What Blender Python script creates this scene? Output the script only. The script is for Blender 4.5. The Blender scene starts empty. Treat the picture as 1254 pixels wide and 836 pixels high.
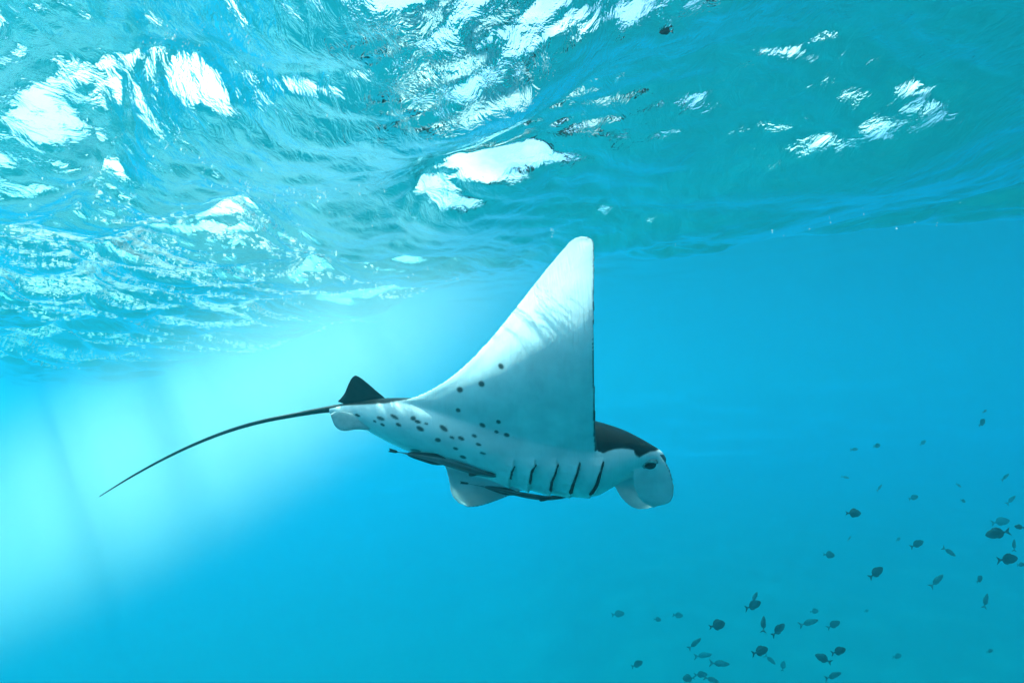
import bpy, bmesh, math, random
import numpy as np
from mathutils import Vector, Matrix, kdtree
from mathutils.bvhtree import BVHTree

scene = bpy.context.scene
COL = scene.collection
R = math.radians

# ------------------------------------------------------------------ camera
SEA = 0.0                      # mean sea level
CAM = Vector((0.0, 0.0, -1.5)) # the diver's camera, 1.5 m under
PITCH, ROLL = R(4.9), R(2.0)
FPX = 840.0                    # focal length in pixels of the 1254 px wide photograph
cam = bpy.data.cameras.new('camera')
cam.sensor_width = 36.0
cam.lens = 36.0 * FPX / 1254.0
cam.clip_start, cam.clip_end = 0.02, 600
cam_ob = bpy.data.objects.new('camera', cam)
COL.objects.link(cam_ob)
CROT = Matrix.Rotation(R(90) + PITCH, 4, 'X') @ Matrix.Rotation(-ROLL, 4, 'Z')
cam_ob.matrix_world = Matrix.Translation(CAM) @ CROT
scene.camera = cam_ob

# ------------------------------------------------------------------ daylight
SUN_EL, SUN_AZ = R(58), R(-60)  # azimuth from the view axis (+y), negative = left
sun_dir = Vector((math.sin(SUN_AZ) * math.cos(SUN_EL), math.cos(SUN_AZ) * math.cos(SUN_EL), math.sin(SUN_EL)))
world = bpy.data.worlds.new('World')
scene.world = world
world.use_nodes = True
wn = world.node_tree.nodes
wl = world.node_tree.links
bg = wn['Background']
sky = wn.new('ShaderNodeTexSky')
sky.sky_type = 'NISHITA'
sky.sun_disc = False
sky.sun_elevation = SUN_EL
sky.sun_rotation = SUN_AZ
sky.air_density, sky.dust_density = 1.0, 3.0
bg.inputs['Strength'].default_value = 0.15
# broken fair-weather cloud over the whole sky
wtc = wn.new('ShaderNodeTexCoord')
wsep = wn.new('ShaderNodeSeparateXYZ')
wl.new(wtc.outputs['Generated'], wsep.inputs[0])
wz = wn.new('ShaderNodeMath'); wz.operation = 'ADD'; wz.inputs[1].default_value = 0.25
wl.new(wsep.outputs['Z'], wz.inputs[0])
wdx = wn.new('ShaderNodeMath'); wdx.operation = 'DIVIDE'
wdy = wn.new('ShaderNodeMath'); wdy.operation = 'DIVIDE'
wl.new(wsep.outputs['X'], wdx.inputs[0]); wl.new(wz.outputs[0], wdx.inputs[1])
wl.new(wsep.outputs['Y'], wdy.inputs[0]); wl.new(wz.outputs[0], wdy.inputs[1])
wc = wn.new('ShaderNodeCombineXYZ')
wl.new(wdx.outputs[0], wc.inputs[0]); wl.new(wdy.outputs[0], wc.inputs[1])
wno = wn.new('ShaderNodeTexNoise')
wno.inputs['Scale'].default_value = 2.2
wno.inputs['Detail'].default_value = 5.0
wl.new(wc.outputs[0], wno.inputs['Vector'])
wr = wn.new('ShaderNodeMapRange')
wr.inputs[1].default_value, wr.inputs[2].default_value = 0.50, 0.62
wl.new(wno.outputs['Fac'], wr.inputs[0])
wm = wn.new('ShaderNodeMix'); wm.data_type = 'RGBA'
wl.new(wr.outputs[0], wm.inputs['Factor'])
_rg = [s for s in wm.inputs if s.type == 'RGBA']
wl.new(sky.outputs['Color'], _rg[0])
_rg[1].default_value = (9.0, 9.1, 9.3, 1)
wl.new([s for s in wm.outputs if s.type == 'RGBA'][0], bg.inputs['Color'])

sun = bpy.data.lights.new('sun', 'SUN')
sun.energy = 5.0
sun.angle = R(0.53)
sun.color = (1.0, 0.96, 0.90)
sun_ob = bpy.data.objects.new('sun', sun)
sun_ob.rotation_euler = sun_dir.to_track_quat('Z', 'Y').to_euler()
COL.objects.link(sun_ob)

vs = scene.view_settings
vs.view_transform = 'Standard'
vs.look = 'None'
vs.gamma = 1.0
vs.use_curve_mapping = False
vs.exposure = 1.6

cy = scene.cycles
cy.use_denoising = True
cy.max_bounces = 10
cy.diffuse_bounces = 3
cy.glossy_bounces = 5
cy.transmission_bounces = 4
cy.volume_bounces = 3
cy.use_adaptive_sampling = True
cy.adaptive_threshold = 0.03
cy.transparent_max_bounces = 8
cy.caustics_reflective = True
cy.sample_clamp_indirect = 12.0


def pix(px, py, depth):
    """world point seen at photo pixel (px,py), depth metres along the view axis"""
    v = Vector(((px - 627.0) / FPX * depth, -(py - 418.0) / FPX * depth, -depth))
    return CAM + (CROT.to_3x3() @ v)


CINV = (Matrix.Translation(CAM) @ CROT).inverted()


def project(p):
    v = CINV @ Vector(p)
    return (627.0 + FPX * v.x / -v.z, 418.0 - FPX * v.y / -v.z)


# ------------------------------------------------------------------ helpers
def link(name, me, mat=None, parent=None, **props):
    o = bpy.data.objects.new(name, me)
    COL.objects.link(o)
    if mat is not None and me is not None:
        me.materials.append(mat)
    if parent is not None:
        o.parent = parent
        o.matrix_parent_inverse = parent.matrix_world.inverted()
    for k, v in props.items():
        o[k] = v
    return o


def mesh(name, verts, faces, smooth=True):
    me = bpy.data.meshes.new(name)
    me.from_pydata([tuple(v) for v in verts], [], [tuple(f) for f in faces])
    me.update()
    if smooth:
        me.polygons.foreach_set('use_smooth', [True] * len(me.polygons))
    return me


def grid_mesh(name, P):
    """P: (ny,nx,3) array"""
    ny, nx, _ = P.shape
    me = bpy.data.meshes.new(name)
    idx = np.arange(ny * nx).reshape(ny, nx)
    f = np.stack([idx[:-1, :-1], idx[:-1, 1:], idx[1:, 1:], idx[1:, :-1]], -1).reshape(-1, 4)
    me.vertices.add(ny * nx)
    me.vertices.foreach_set('co', P.reshape(-1).astype(np.float32))
    me.loops.add(f.size)
    me.loops.foreach_set('vertex_index', f.reshape(-1).astype(np.int32))
    me.polygons.add(len(f))
    me.polygons.foreach_set('loop_start', np.arange(0, f.size, 4, dtype=np.int32))
    me.polygons.foreach_set('loop_total', np.full(len(f), 4, dtype=np.int32))
    me.update(calc_edges=True)
    me.polygons.foreach_set('use_smooth', np.ones(len(f), dtype=bool))
    return me


def material(name):
    m = bpy.data.materials.new(name)
    m.use_nodes = True
    nt = m.node_tree
    for n in list(nt.nodes):
        nt.nodes.remove(n)
    out = nt.nodes.new('ShaderNodeOutputMaterial')
    return m, nt, out


def N(nt, kind, **inp):
    n = nt.nodes.new(kind)
    for k, v in inp.items():
        k2 = k.replace('_', ' ')
        if k2 in n.inputs:
            n.inputs[k2].default_value = v
        else:
            setattr(n, k, v)
    return n


# ------------------------------------------------------------------ water body (the closed box of sea water that fades things)
WATER_DENSITY = 0.13
m_water, nt, out = material('sea_water_body')
pv = N(nt, 'ShaderNodeVolumePrincipled')
pv.inputs['Color'].default_value = (0.022, 0.118, 0.135, 1)
pv.inputs['Absorption Color'].default_value = (0.0, 0.845, 0.940, 1)
pv.inputs['Density'].default_value = WATER_DENSITY
pv.inputs['Anisotropy'].default_value = 0.80
nt.links.new(pv.outputs[0], out.inputs['Volume'])
bm = bmesh.new()
bmesh.ops.create_cube(bm, size=1.0)
bmesh.ops.transform(bm, matrix=Matrix.Translation((0, 40, -14.6)) @ Matrix.Diagonal((300, 300, 31.2, 1)), verts=bm.verts)
me = bpy.data.meshes.new('haze')
bm.to_mesh(me)
bm.free()
link('haze', me, m_water, kind='stuff', label='clear turquoise sea water that fades far things to blue', category='water')

# ------------------------------------------------------------------ water surface: a swell with wind chop on it
rng = np.random.default_rng(7)


def axis(lo, hi, fine_lo, fine_hi, step, grow):
    a = list(np.arange(fine_lo, fine_hi, step))
    s, v = step, a[-1]
    while v < hi:
        s *= grow
        v += s
        a.append(v)
    s, v, b = step, fine_lo, []
    while v > lo:
        s *= grow
        v -= s
        b.append(v)
    return np.array(b[::-1] + a)


xs = axis(-148, 148, -7.0, 6.5, 0.024, 1.022)
ys = axis(-105, 188, 1.2, 9.5, 0.024, 1.02)
X, Y = np.meshgrid(xs, ys)
# the trough of the swell, a curved line in plan
tr = np.array([(9, 3.2), (3.4, 4.5), (2.2, 4.9), (0.2, 5.6), (-1.2, 6.6), (-4.7, 12), (-18, 30), (-50, 70), (-120, 150)], float)
seg = []
for a, b in zip(tr[:-1], tr[1:]):
    n = max(2, int(np.hypot(*(b - a)) / 0.15))
    seg.append(a + (b - a) * np.linspace(0, 1, n, endpoint=False)[:, None])
tl = np.concatenate(seg)
k = np.ones(15) / 15
tl = np.stack([np.convolve(np.pad(tl[:, i], 7, mode='edge'), k, 'valid') for i in (0, 1)], 1)
D = np.full(X.shape, 1e9)
for i in range(0, len(tl), 3):
    D = np.minimum(D, (X - tl[i, 0]) ** 2 + (Y - tl[i, 1]) ** 2)
D = np.sqrt(D)
beyond = Y > np.interp(X, tl[::-1, 0], tl[::-1, 1])
swell = np.where(beyond, 0.55 - 0.91 * np.exp(-(D / 1.7) ** 2), 0.06 - 0.42 * np.exp(-(D / 3.0) ** 2))
swell = swell - 0.10 * np.exp(-((X + 0.35) / 0.75) ** 2 - ((Y - 2.2) / 0.7) ** 2) + 0.015 * np.exp(-((X + 0.3) / 0.9) ** 2 - ((Y - 3.7) / 1.1) ** 2)
# a steeper wave face up on the left
swell = swell + 0.20 * np.exp(-((X + 2.2) / 0.8) ** 2 - ((Y - 2.0) / 0.8) ** 2) - 0.12 * np.exp(-((X + 2.4) / 0.9) ** 2 - ((Y - 3.7) / 0.8) ** 2)


def waves(X, Y, lam_lo, lam_hi, n, steep, main, spread, seed):
    g = np.random.default_rng(seed)
    dz = np.zeros_like(X)
    dx = np.zeros_like(X)
    dy = np.zeros_like(X)
    for i in range(n):
        lam = lam_lo * (lam_hi / lam_lo) ** g.random()
        th = main + g.normal(0, spread)
        kx, ky = 2 * math.pi / lam * math.cos(th), 2 * math.pi / lam * math.sin(th)
        a = steep * lam / (2 * math.pi) * g.uniform(.5, 1.3) / math.sqrt(n)
        ph = kx * X + ky * Y + g.uniform(0, 6.28)
        # waves come in packets
        ph2 = (kx * Y - ky * X) * g.uniform(.08, .25) + (kx * X + ky * Y) * g.uniform(.05, .15) + g.uniform(0, 6.28)
        a = a * (0.55 + 0.45 * np.sin(ph2))
        dz += a * np.cos(ph)
        dx -= a * math.cos(th) * np.sin(ph)
        dy -= a * math.sin(th) * np.sin(ph)
    return dx, dy, dz


# gentle warp so that crests are not straight
wx = 0.25 * np.sin(0.9 * X + 0.6 * Y + 1.0) + 0.18 * np.sin(-0.7 * X + 1.3 * Y + 2.1) + 0.07 * np.sin(2.6 * X + 1.9 * Y)
wy = 0.25 * np.sin(-0.8 * X + 0.7 * Y + 0.4) + 0.18 * np.sin(1.2 * X + 0.9 * Y + 4.1) + 0.07 * np.sin(2.2 * X - 2.4 * Y)
fade = 1.0 / (1.0 + (np.maximum(0, np.hypot(X, Y) - 18) / 14) ** 2)
choppy = 0.28 + 0.72 / (1 + np.exp((X - 0.25 * (Y - 3) - 0.6) * 1.7))   # calm on the right, broken water on the left
lee = 1.0 / (1.0 + np.exp(-(X + 0.6 * Y - 5.0) * 0.8))
calm = np.where(beyond, 1 - 0.97 * lee * np.clip(D / 1.0, 0, 1), 1.0)      # smooth water behind the trough on the right
choppy = choppy * calm
a1 = waves(X + wx, Y + wy, 1.6, 4.5, 16, 0.52, R(35), R(28), 11)
a2 = waves(X + wx, Y + wy, 0.5, 1.9, 34, 0.64, R(50), R(40), 12)
a3 = waves(X + wx, Y + wy, 0.10, 0.42, 50, 0.48, R(60), R(55), 13)
near = 1.0 / (1.0 + np.exp((np.hypot(X, Y) - 14) * .7))
ZX = (a1[0] * .8 + a2[0] * choppy) * fade + a3[0] * choppy * near
ZY = (a1[1] * .8 + a2[1] * choppy) * fade + a3[1] * choppy * near
ZZ = swell + (a1[2] * (.22 + .78 * choppy) * calm + a2[2] * choppy) * fade + a3[2] * choppy * near
# sharp little creases where wavelets meet
for (lam, th, amp, w1, w2, o_) in ((1.3, 62, .030, 1.1, .7, 0.3), (0.9, 20, .020, 1.6, 1.3, 2.0), (0.62, 85, .014, 2.2, 1.7, 4.4), (0.40, 45, .009, 3.1, 2.3, 1.2)):
    kx, ky = 2 * math.pi / lam * math.cos(R(th)), 2 * math.pi / lam * math.sin(R(th))
    ph = kx * X + ky * Y + 1.3 * np.sin(w1 * X - w2 * Y + o_) + 0.9 * np.sin(w2 * 1.7 * X + w1 * 1.4 * Y + 2 * o_) + 2.0 * wx * 4
    env = 0.5 + 0.5 * np.sin(w1 * .6 * X + w2 * .9 * Y + 3 * o_)
    ZZ = ZZ + amp * env * (1 - 1.4 * np.sqrt(np.sin(ph / 2) ** 2 + .004)) * choppy * near
P = np.stack([X + ZX, Y + ZY, SEA + ZZ], -1)
me = grid_mesh('water_surface', P)
att = me.color_attributes.new('chop', 'FLOAT_COLOR', 'POINT')
ch = np.stack([choppy * fade] * 3 + [np.ones_like(X)], -1).astype(np.float32)
att.data.foreach_set('color', ch.reshape(-1))
SURF_XYZ = P
m_surf, nt, out = material('water_surface')
tc = N(nt, 'ShaderNodeTexCoord')
mp = N(nt, 'ShaderNodeMapping')
mp.inputs['Rotation'].default_value = (0, 0, R(-35))
mp.inputs['Scale'].default_value = (1.0, 0.45, 1.0)
nt.links.new(tc.outputs['Object'], mp.inputs['Vector'])
no = N(nt, 'ShaderNodeTexNoise', Scale=12.0, Detail=4.0, Roughness=0.62, Distortion=0.8)
nt.links.new(mp.outputs[0], no.inputs['Vector'])
bp = N(nt, 'ShaderNodeBump', Strength=0.35, Distance=0.03)
at_ = N(nt, 'ShaderNodeAttribute')
at_.attribute_name = 'chop'
mr = N(nt, 'ShaderNodeMapRange')
for k_, v_ in zip((1, 2, 3, 4), (0.15, 1.0, 0.16, 0.44)):
    mr.inputs[k_].default_value = v_
nt.links.new(at_.outputs['Fac'], mr.inputs[0])
nt.links.new(mr.outputs[0], bp.inputs['Strength'])
nt.links.new(no.outputs['Fac'], bp.inputs['Height'])
fr = N(nt, 'ShaderNodeFresnel', IOR=1.333)
nt.links.new(bp.outputs[0], fr.inputs['Normal'])
gl = N(nt, 'ShaderNodeBsdfGlossy', Roughness=0.0)
gl.inputs['Color'].default_value = (1, 1, 1, 1)
nt.links.new(bp.outputs[0], gl.inputs['Normal'])
tp = N(nt, 'ShaderNodeBsdfTransparent')
mx = N(nt, 'ShaderNodeMixShader')
nt.links.new(fr.outputs[0], mx.inputs[0])
nt.links.new(tp.outputs[0], mx.inputs[1])
nt.links.new(gl.outputs[0], mx.inputs[2])
nt.links.new(mx.outputs[0], out.inputs['Surface'])
water = link('water_surface', me, m_surf, kind='structure', label='choppy sea surface seen from below', category='water surface')

# ------------------------------------------------------------------ seabed: sand with dark reef patches
sx = np.linspace(-148, 148, 260)
sy = np.linspace(-108, 188, 260)
X, Y = np.meshgrid(sx, sy)
Z = -25.0 + 6.0 / (1 + np.exp(-(X - 4) / 2.5)) + 0.35 * np.sin(X * .21 + .8) * np.sin(Y * .17) + 0.12 * np.sin(X * .9 + Y * .5) - 0.02 * np.clip(-X, -20, 40)
Z = np.maximum(Z, -29.0)
me = grid_mesh('seabed', np.stack([X, Y, Z], -1))
m_bed, nt, out = material('sand_and_reef')
tc = N(nt, 'ShaderNodeTexCoord')
n1 = N(nt, 'ShaderNodeTexNoise', Scale=0.16, Detail=5.0, Roughness=0.6)
nt.links.new(tc.outputs['Object'], n1.inputs['Vector'])
cr = N(nt, 'ShaderNodeValToRGB')
cr.color_ramp.elements[0].position, cr.color_ramp.elements[0].color = 0.38, (0.05, 0.055, 0.05, 1)
cr.color_ramp.elements[1].position, cr.color_ramp.elements[1].color = 0.66, (0.10, 0.095, 0.08, 1)
sx_ = N(nt, 'ShaderNodeSeparateXYZ')
nt.links.new(tc.outputs['Object'], sx_.inputs[0])
mr = N(nt, 'ShaderNodeMapRange')                    # the reef grows only on the rise, x > 2 m
for k_, v_ in zip((1, 2, 3, 4), (-3.0, 5.0, 0.22, -0.10)):
    mr.inputs[k_].default_value = v_
nt.links.new(sx_.outputs['X'], mr.inputs[0])
ad = N(nt, 'ShaderNodeMath', operation='ADD')
nt.links.new(n1.outputs['Fac'], ad.inputs[0])
nt.links.new(mr.outputs[0], ad.inputs[1])
nt.links.new(ad.outputs[0], cr.inputs[0])
bs = N(nt, 'ShaderNodeBsdfPrincipled', Roughness=0.95)
nt.links.new(cr.outputs[0], bs.inputs['Base Color'])
nt.links.new(bs.outputs[0], out.inputs['Surface'])
link('seabed', me, m_bed, kind='structure', label='pale sand seabed with dark reef patches', category='seabed')

# ------------------------------------------------------------------ manta ray
def hermite(t_knots, vals, t):
    """smooth interpolation of vector rows through knots (finite-difference cubic)"""
    tk = np.asarray(t_knots, float)
    v = np.asarray(vals, float)
    t = np.atleast_1d(np.asarray(t, float))
    m = np.gradient(v, tk, axis=0)
    i = np.clip(np.searchsorted(tk, t, 'right') - 1, 0, len(tk) - 2)
    h = (tk[i + 1] - tk[i])
    u = (t - tk[i]) / h
    sh = (-1,) + (1,) * (v.ndim - 1)
    u, h = u.reshape(sh), h.reshape(sh)
    return ((2 * u**3 - 3 * u**2 + 1) * v[i] + (u**3 - 2 * u**2 + u) * h * m[i]
            + (-2 * u**3 + 3 * u**2) * v[i + 1] + (u**3 - u**2) * h * m[i + 1])


BODY_ROLL = R(12)
E_R = np.array([0, -math.cos(BODY_ROLL), math.sin(BODY_ROLL)])    # towards the ray's right flank (to the camera)
E_U = np.array([0, math.sin(BODY_ROLL), math.cos(BODY_ROLL)])     # towards its back
src_v, src_f, src_d = [], [], []      # vertices, faces, "how dark" 0 belly .. 1 back


def add_src(verts, faces, dark):
    b = len(src_v)
    src_v.extend([tuple(map(float, v)) for v in verts])
    src_f.extend([tuple(i + b for i in f) for f in faces])
    src_d.extend([float(x) for x in dark])


def closed_tube(rings, darks, cap=True):
    """rings: list of (n,3); returns verts, faces, darks"""
    n = len(rings[0])
    V = np.concatenate(rings)
    D = np.concatenate(darks)
    F = []
    for r in range(len(rings) - 1):
        for i in range(n):
            j = (i + 1) % n
            F.append((r * n + i, r * n + j, (r + 1) * n + j, (r + 1) * n + i))
    if cap:
        V = np.concatenate([V, rings[0].mean(0)[None], rings[-1].mean(0)[None]])
        D = np.concatenate([D, [D[:n].mean()], [D[-n:].mean()]])
        a, b = len(V) - 2, len(V) - 1
        for i in range(n):
            j = (i + 1) % n
            F.append((a, j, i))
            F.append((b, (len(rings) - 1) * n + i, (len(rings) - 1) * n + j))
    return V, F, D


def wing(stations, flip):
    """stations: (v, LEpx, LEpy, LEdepth, TEpx, TEpy, TEdepth, thickness, camber)"""
    tk = [s[0] for s in stations]
    Lp = [list(pix(*s[1:4])) for s in stations]
    Tp = [list(pix(*s[4:7])) for s in stations]
    th = [[s[7], s[8]] for s in stations]
    nv, nc = 90, 60
    v = np.linspace(tk[0], tk[-1], nv)
    L, T, H = hermite(tk, Lp, v), hermite(tk, Tp, v), hermite(tk, th, v)
    c = 0.5 - 0.5 * np.cos(np.linspace(0, math.pi, nc))
    M = L[:, None] + (T - L)[:, None] * c[None, :, None]
    dv = np.gradient(M, axis=0)
    dc = np.gradient(M, axis=1)
    nrm = np.cross(dc, dv)
    nrm /= np.linalg.norm(nrm, axis=2, keepdims=True) + 1e-9
    nrm *= -flip                                    # + = belly side
    M = M + nrm * (H[:, 1][:, None] * np.sin(math.pi * c)[None] ** 1.0)[..., None]
    prof = 2.6 * (np.sqrt(np.clip(c, 0, 1)) * 0.30 - 0.13 * c - 0.35 * c**2 + 0.28 * c**3 - 0.1015 * c**4) / 0.30
    prof = np.clip(prof, 0, None)
    prof = np.maximum(prof, 0.12 * np.sqrt(np.clip(1 - ((c - .5) / .5) ** 2, 0, 1)))
    half = np.maximum(H[:, 0][:, None] * prof[None] * .5, 0.0058 * np.minimum(1, 12 * np.minimum(c, 1 - c))[None] ** .5)
    rings, darks = [], []
    for i in range(nv):
        lo = M[i] + nrm[i] * half[i][:, None]
        up = M[i] - nrm[i] * half[i][:, None]
        rings.append(np.concatenate([lo, up[::-1]]))
        d_lo = np.where((c < 0.008) | (c > 0.9965), 0.9, 0.0)
        if v[i] < 0.02:
            d_lo = d_lo * 0
        darks.append(np.concatenate([d_lo, np.ones(nc)]))
    add_src(*closed_tube(rings, darks))


# right wing: swept up, its white underside towards the camera
wing([
    (-0.30, 728, 560, 4.20, 420, 505, 4.22, 0.24, 0.00),
    (-0.12, 734, 566, 4.06, 418, 504, 4.18, 0.17, 0.01),
    (0.00, 733, 562, 3.93, 424, 502, 4.13, 0.115, 0.02),
    (0.14, 730, 531, 3.78, 462, 492, 4.06, 0.075, 0.03),
    (0.30, 729, 490, 3.66, 508, 485, 3.99, 0.055, 0.035),
    (0.45, 728, 450, 3.59, 552, 461, 3.92, 0.045, 0.03),
    (0.60, 728, 405, 3.56, 592, 424, 3.90, 0.036, 0.022),
    (0.75, 728, 360, 3.61, 633, 375, 3.92, 0.028, 0.014),
    (0.87, 728, 324, 3.70, 668, 331, 3.95, 0.022, 0.008),
    (0.95, 727.5, 303, 3.77, 692, 303, 3.96, 0.018, 0.004),
    (0.985, 726, 294, 3.81, 702, 293, 3.94, 0.015, 0.002),
    (1.00, 720, 290, 3.84, 711, 289.5, 3.90, 0.013, 0.0),
], 1)
# left wing: away from the camera, drooping below the belly
wing([
    (-0.30, 728, 560, 4.20, 420, 505, 4.20, 0.24, 0.00),
    (0.00, 734, 566, 4.45, 430, 505, 4.42, 0.12, 0.0),
    (0.20, 722, 572, 4.75, 475, 520, 4.66, 0.08, 0.0),
    (0.42, 698, 581, 5.02, 520, 541, 4.90, 0.06, 0.0),
    (0.62, 664, 591, 5.10, 540, 562, 5.12, 0.045, 0.0),
    (0.78, 632, 603, 5.08, 548, 582, 5.22, 0.032, 0.0),
    (0.90, 604, 614, 5.02, 551, 599, 5.22, 0.024, 0.0),
    (0.97, 584, 619.5, 4.98, 556, 610, 5.16, 0.018, 0.0),
    (1.00, 573, 620, 4.98, 563, 616, 5.12, 0.014, 0.0),
], -1)

# trunk and head: px, centre py, half height in px, width ratio, depth
trunk = [
    (404, 503.0, 4.0, 1.2, 4.20), (416, 503.5, 6.5, 1.3, 4.20), (440, 507, 14.5, 1.6, 4.20), (480, 516, 28, 1.7, 4.20),
    (540, 529, 39, 1.65, 4.20), (620, 546, 47.5, 1.5, 4.19), (690, 558, 48.5, 1.45, 4.18), (725, 561, 46, 1.45, 4.17),
    (745, 559.5, 39, 1.6, 4.16), (762, 558, 31.5, 1.9, 4.15), (778, 559, 24.5, 2.3, 4.14), (792, 561, 18.5, 2.9, 4.13),
    (803, 563.5, 14, 3.5, 4.12), (809, 565, 9, 4.6, 4.12), (812, 566, 4, 8.0, 4.12),
]
tt = np.arange(len(trunk))
tv = np.linspace(0, len(trunk) - 1, 110)
tr_ = hermite(tt, trunk, tv)
rings, darks = [], []
ang = np.linspace(0, 2 * math.pi, 72, endpoint=False)
for (px_, py_, h, kx, dep) in tr_:
    c0 = np.array(pix(px_, py_, dep))
    b = (h * dep / FPX) / math.sqrt((kx * math.sin(BODY_ROLL)) ** 2 + math.cos(BODY_ROLL) ** 2)
    a = kx * b
    sa, ca = np.sin(ang), np.cos(ang)
    e = 0.85
    rings.append(c0 + np.outer(np.sign(ca) * np.abs(ca) ** e * a, E_R) + np.outer(np.sign(sa) * np.abs(sa) ** e * b, E_U))
    darks.append(np.where(sa > 0.12, 1.0, 0.0))
add_src(*closed_tube(rings, darks))


def paddle(front, back, thick, curl, dark=0.0):
    """a curved fin: two edges given as (px,py,depth); thickness in m"""
    n = 40
    t = np.linspace(0, 1, n)
    A = hermite(np.linspace(0, 1, len(front)), [list(pix(*p)) for p in front], t)
    B = hermite(np.linspace(0, 1, len(back)), [list(pix(*p)) for p in back], t)
    c = 0.5 - 0.5 * np.cos(np.linspace(0, math.pi, 24))
    M = A[:, None] + (B - A)[:, None] * c[None, :, None]
    nr = np.cross(np.gradient(M, axis=1), np.gradient(M, axis=0))
    nr /= np.linalg.norm(nr, axis=2, keepdims=True) + 1e-9
    M = M + nr * (curl * np.sin(math.pi * c)[None] * np.sin(math.pi * (0.25 + .75 * t))[:, None])[..., None]
    hf = 0.5 * thick * np.clip(4 * c * (1 - c), 0.05, 1) ** .5
    rings = []
    for i in range(n):
        k_ = hf * (1.0 - 0.55 * t[i])
        rings.append(np.concatenate([M[i] + nr[i] * k_[:, None], (M[i] - nr[i] * k_[:, None])[::-1]]))
    return closed_tube(rings, [np.full(48, dark)] * n)


# cephalic fins, unrolled and hanging like scoops at the corners of the mouth
V, F, D_ = paddle([(806, 557, 3.93), (818, 570, 3.90), (824, 588, 3.90), (825.5, 603, 3.92), (820, 615, 3.96), (803, 619.5, 4.02)],
                  [(778, 572, 3.93), (775, 583, 3.92), (776, 594, 3.94), (780, 605, 3.97), (786, 614, 4.0), (797, 619.5, 4.03)], 0.045, -0.055)
add_src(V, F, D_)
V, F, D_ = paddle([(802, 566, 4.36), (810, 584, 4.34), (812, 600, 4.33), (811, 611, 4.32), (805, 618, 4.31), (795, 622, 4.30)],
                  [(756, 580, 4.36), (752, 592, 4.35), (758, 605, 4.34), (765, 614, 4.33), (774, 621, 4.31), (785, 623.5, 4.30)], 0.04, 0.05)
add_src(V, F, D_)

me = mesh('manta_source', src_v, src_f)
bm = bmesh.new()
bm.from_mesh(me)
bmesh.ops.recalc_face_normals(bm, faces=bm.faces)
bm.to_mesh(me)
bm.free()
tmp = bpy.data.objects.new('manta_tmp', me)
COL.objects.link(tmp)
md = tmp.modifiers.new('r', 'REMESH')
md.mode = 'VOXEL'
md.voxel_size = 0.0065
dg = bpy.context.evaluated_depsgraph_get()
body_me = bpy.data.meshes.new_from_object(tmp.evaluated_get(dg))
bpy.data.objects.remove(tmp)
nV = len(body_me.vertices)
co = np.empty(nV * 3)
body_me.vertices.foreach_get('co', co)
co = co.reshape(-1, 3)
ed = np.empty(len(body_me.edges) * 2, dtype=np.int32)
body_me.edges.foreach_get('vertices', ed)
ed = ed.reshape(-1, 2)
deg = np.bincount(ed.ravel(), minlength=nV).astype(float)[:, None]


def lap(a):
    s = np.zeros_like(a)
    for j in range(a.shape[1]):
        s[:, j] = np.bincount(ed[:, 0], a[ed[:, 1], j], nV) + np.bincount(ed[:, 1], a[ed[:, 0], j], nV)
    return s / np.maximum(deg, 1)


for it in range(7):                                # taubin: smooth the voxel steps and the joints, keep thin edges
    co = co + 0.55 * (lap(co) - co)
    co = co - 0.57 * (lap(co) - co)
# fillet where wings, trunk and head meet: heavier smoothing there only
M3 = np.array(CINV)
vc = co @ M3[:3, :3].T + M3[:3, 3]
PXY = np.stack([627 + FPX * vc[:, 0] / -vc[:, 2], 418 - FPX * vc[:, 1] / -vc[:, 2]], 1)
DEP = -vc[:, 2]
thick_zone = np.exp(-((PXY[:, 1] - 545) / 34) ** 2) * (1 / (1 + np.exp((PXY[:, 0] - 722) / 4))) * (1 / (1 + np.exp((470 - PXY[:, 0]) / 12)))
thick_zone *= np.exp(-((DEP - 4.03) / 0.16) ** 2)
for it in range(60):
    co = co + (0.5 * thick_zone)[:, None] * (lap(co) - co)
body_me.vertices.foreach_set('co', co.reshape(-1))
body_me.update()
body_me.polygons.foreach_set('use_smooth', np.ones(len(body_me.polygons), dtype=bool))
nrm = np.empty(nV * 3)
body_me.vertices.foreach_get('normal', nrm)
nrm = nrm.reshape(-1, 3)
vc = co @ M3[:3, :3].T + M3[:3, 3]
PXY = np.stack([627 + FPX * vc[:, 0] / -vc[:, 2], 418 - FPX * vc[:, 1] / -vc[:, 2]], 1)
DEP = -vc[:, 2]
px_, py_ = PXY[:, 0], PXY[:, 1]

# skin pattern: dark back, white belly, spots
kd = kdtree.KDTree(len(src_v))
for i, v in enumerate(src_v):
    kd.insert(v, i)
kd.balance()
near_i = np.array([kd.find(v)[1] for v in co])
dark = np.array(src_d)[near_i]
facing = (nrm * (np.array(CAM) - co)).sum(1) / np.linalg.norm(np.array(CAM) - co, axis=1)
vis = facing > -0.1
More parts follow.
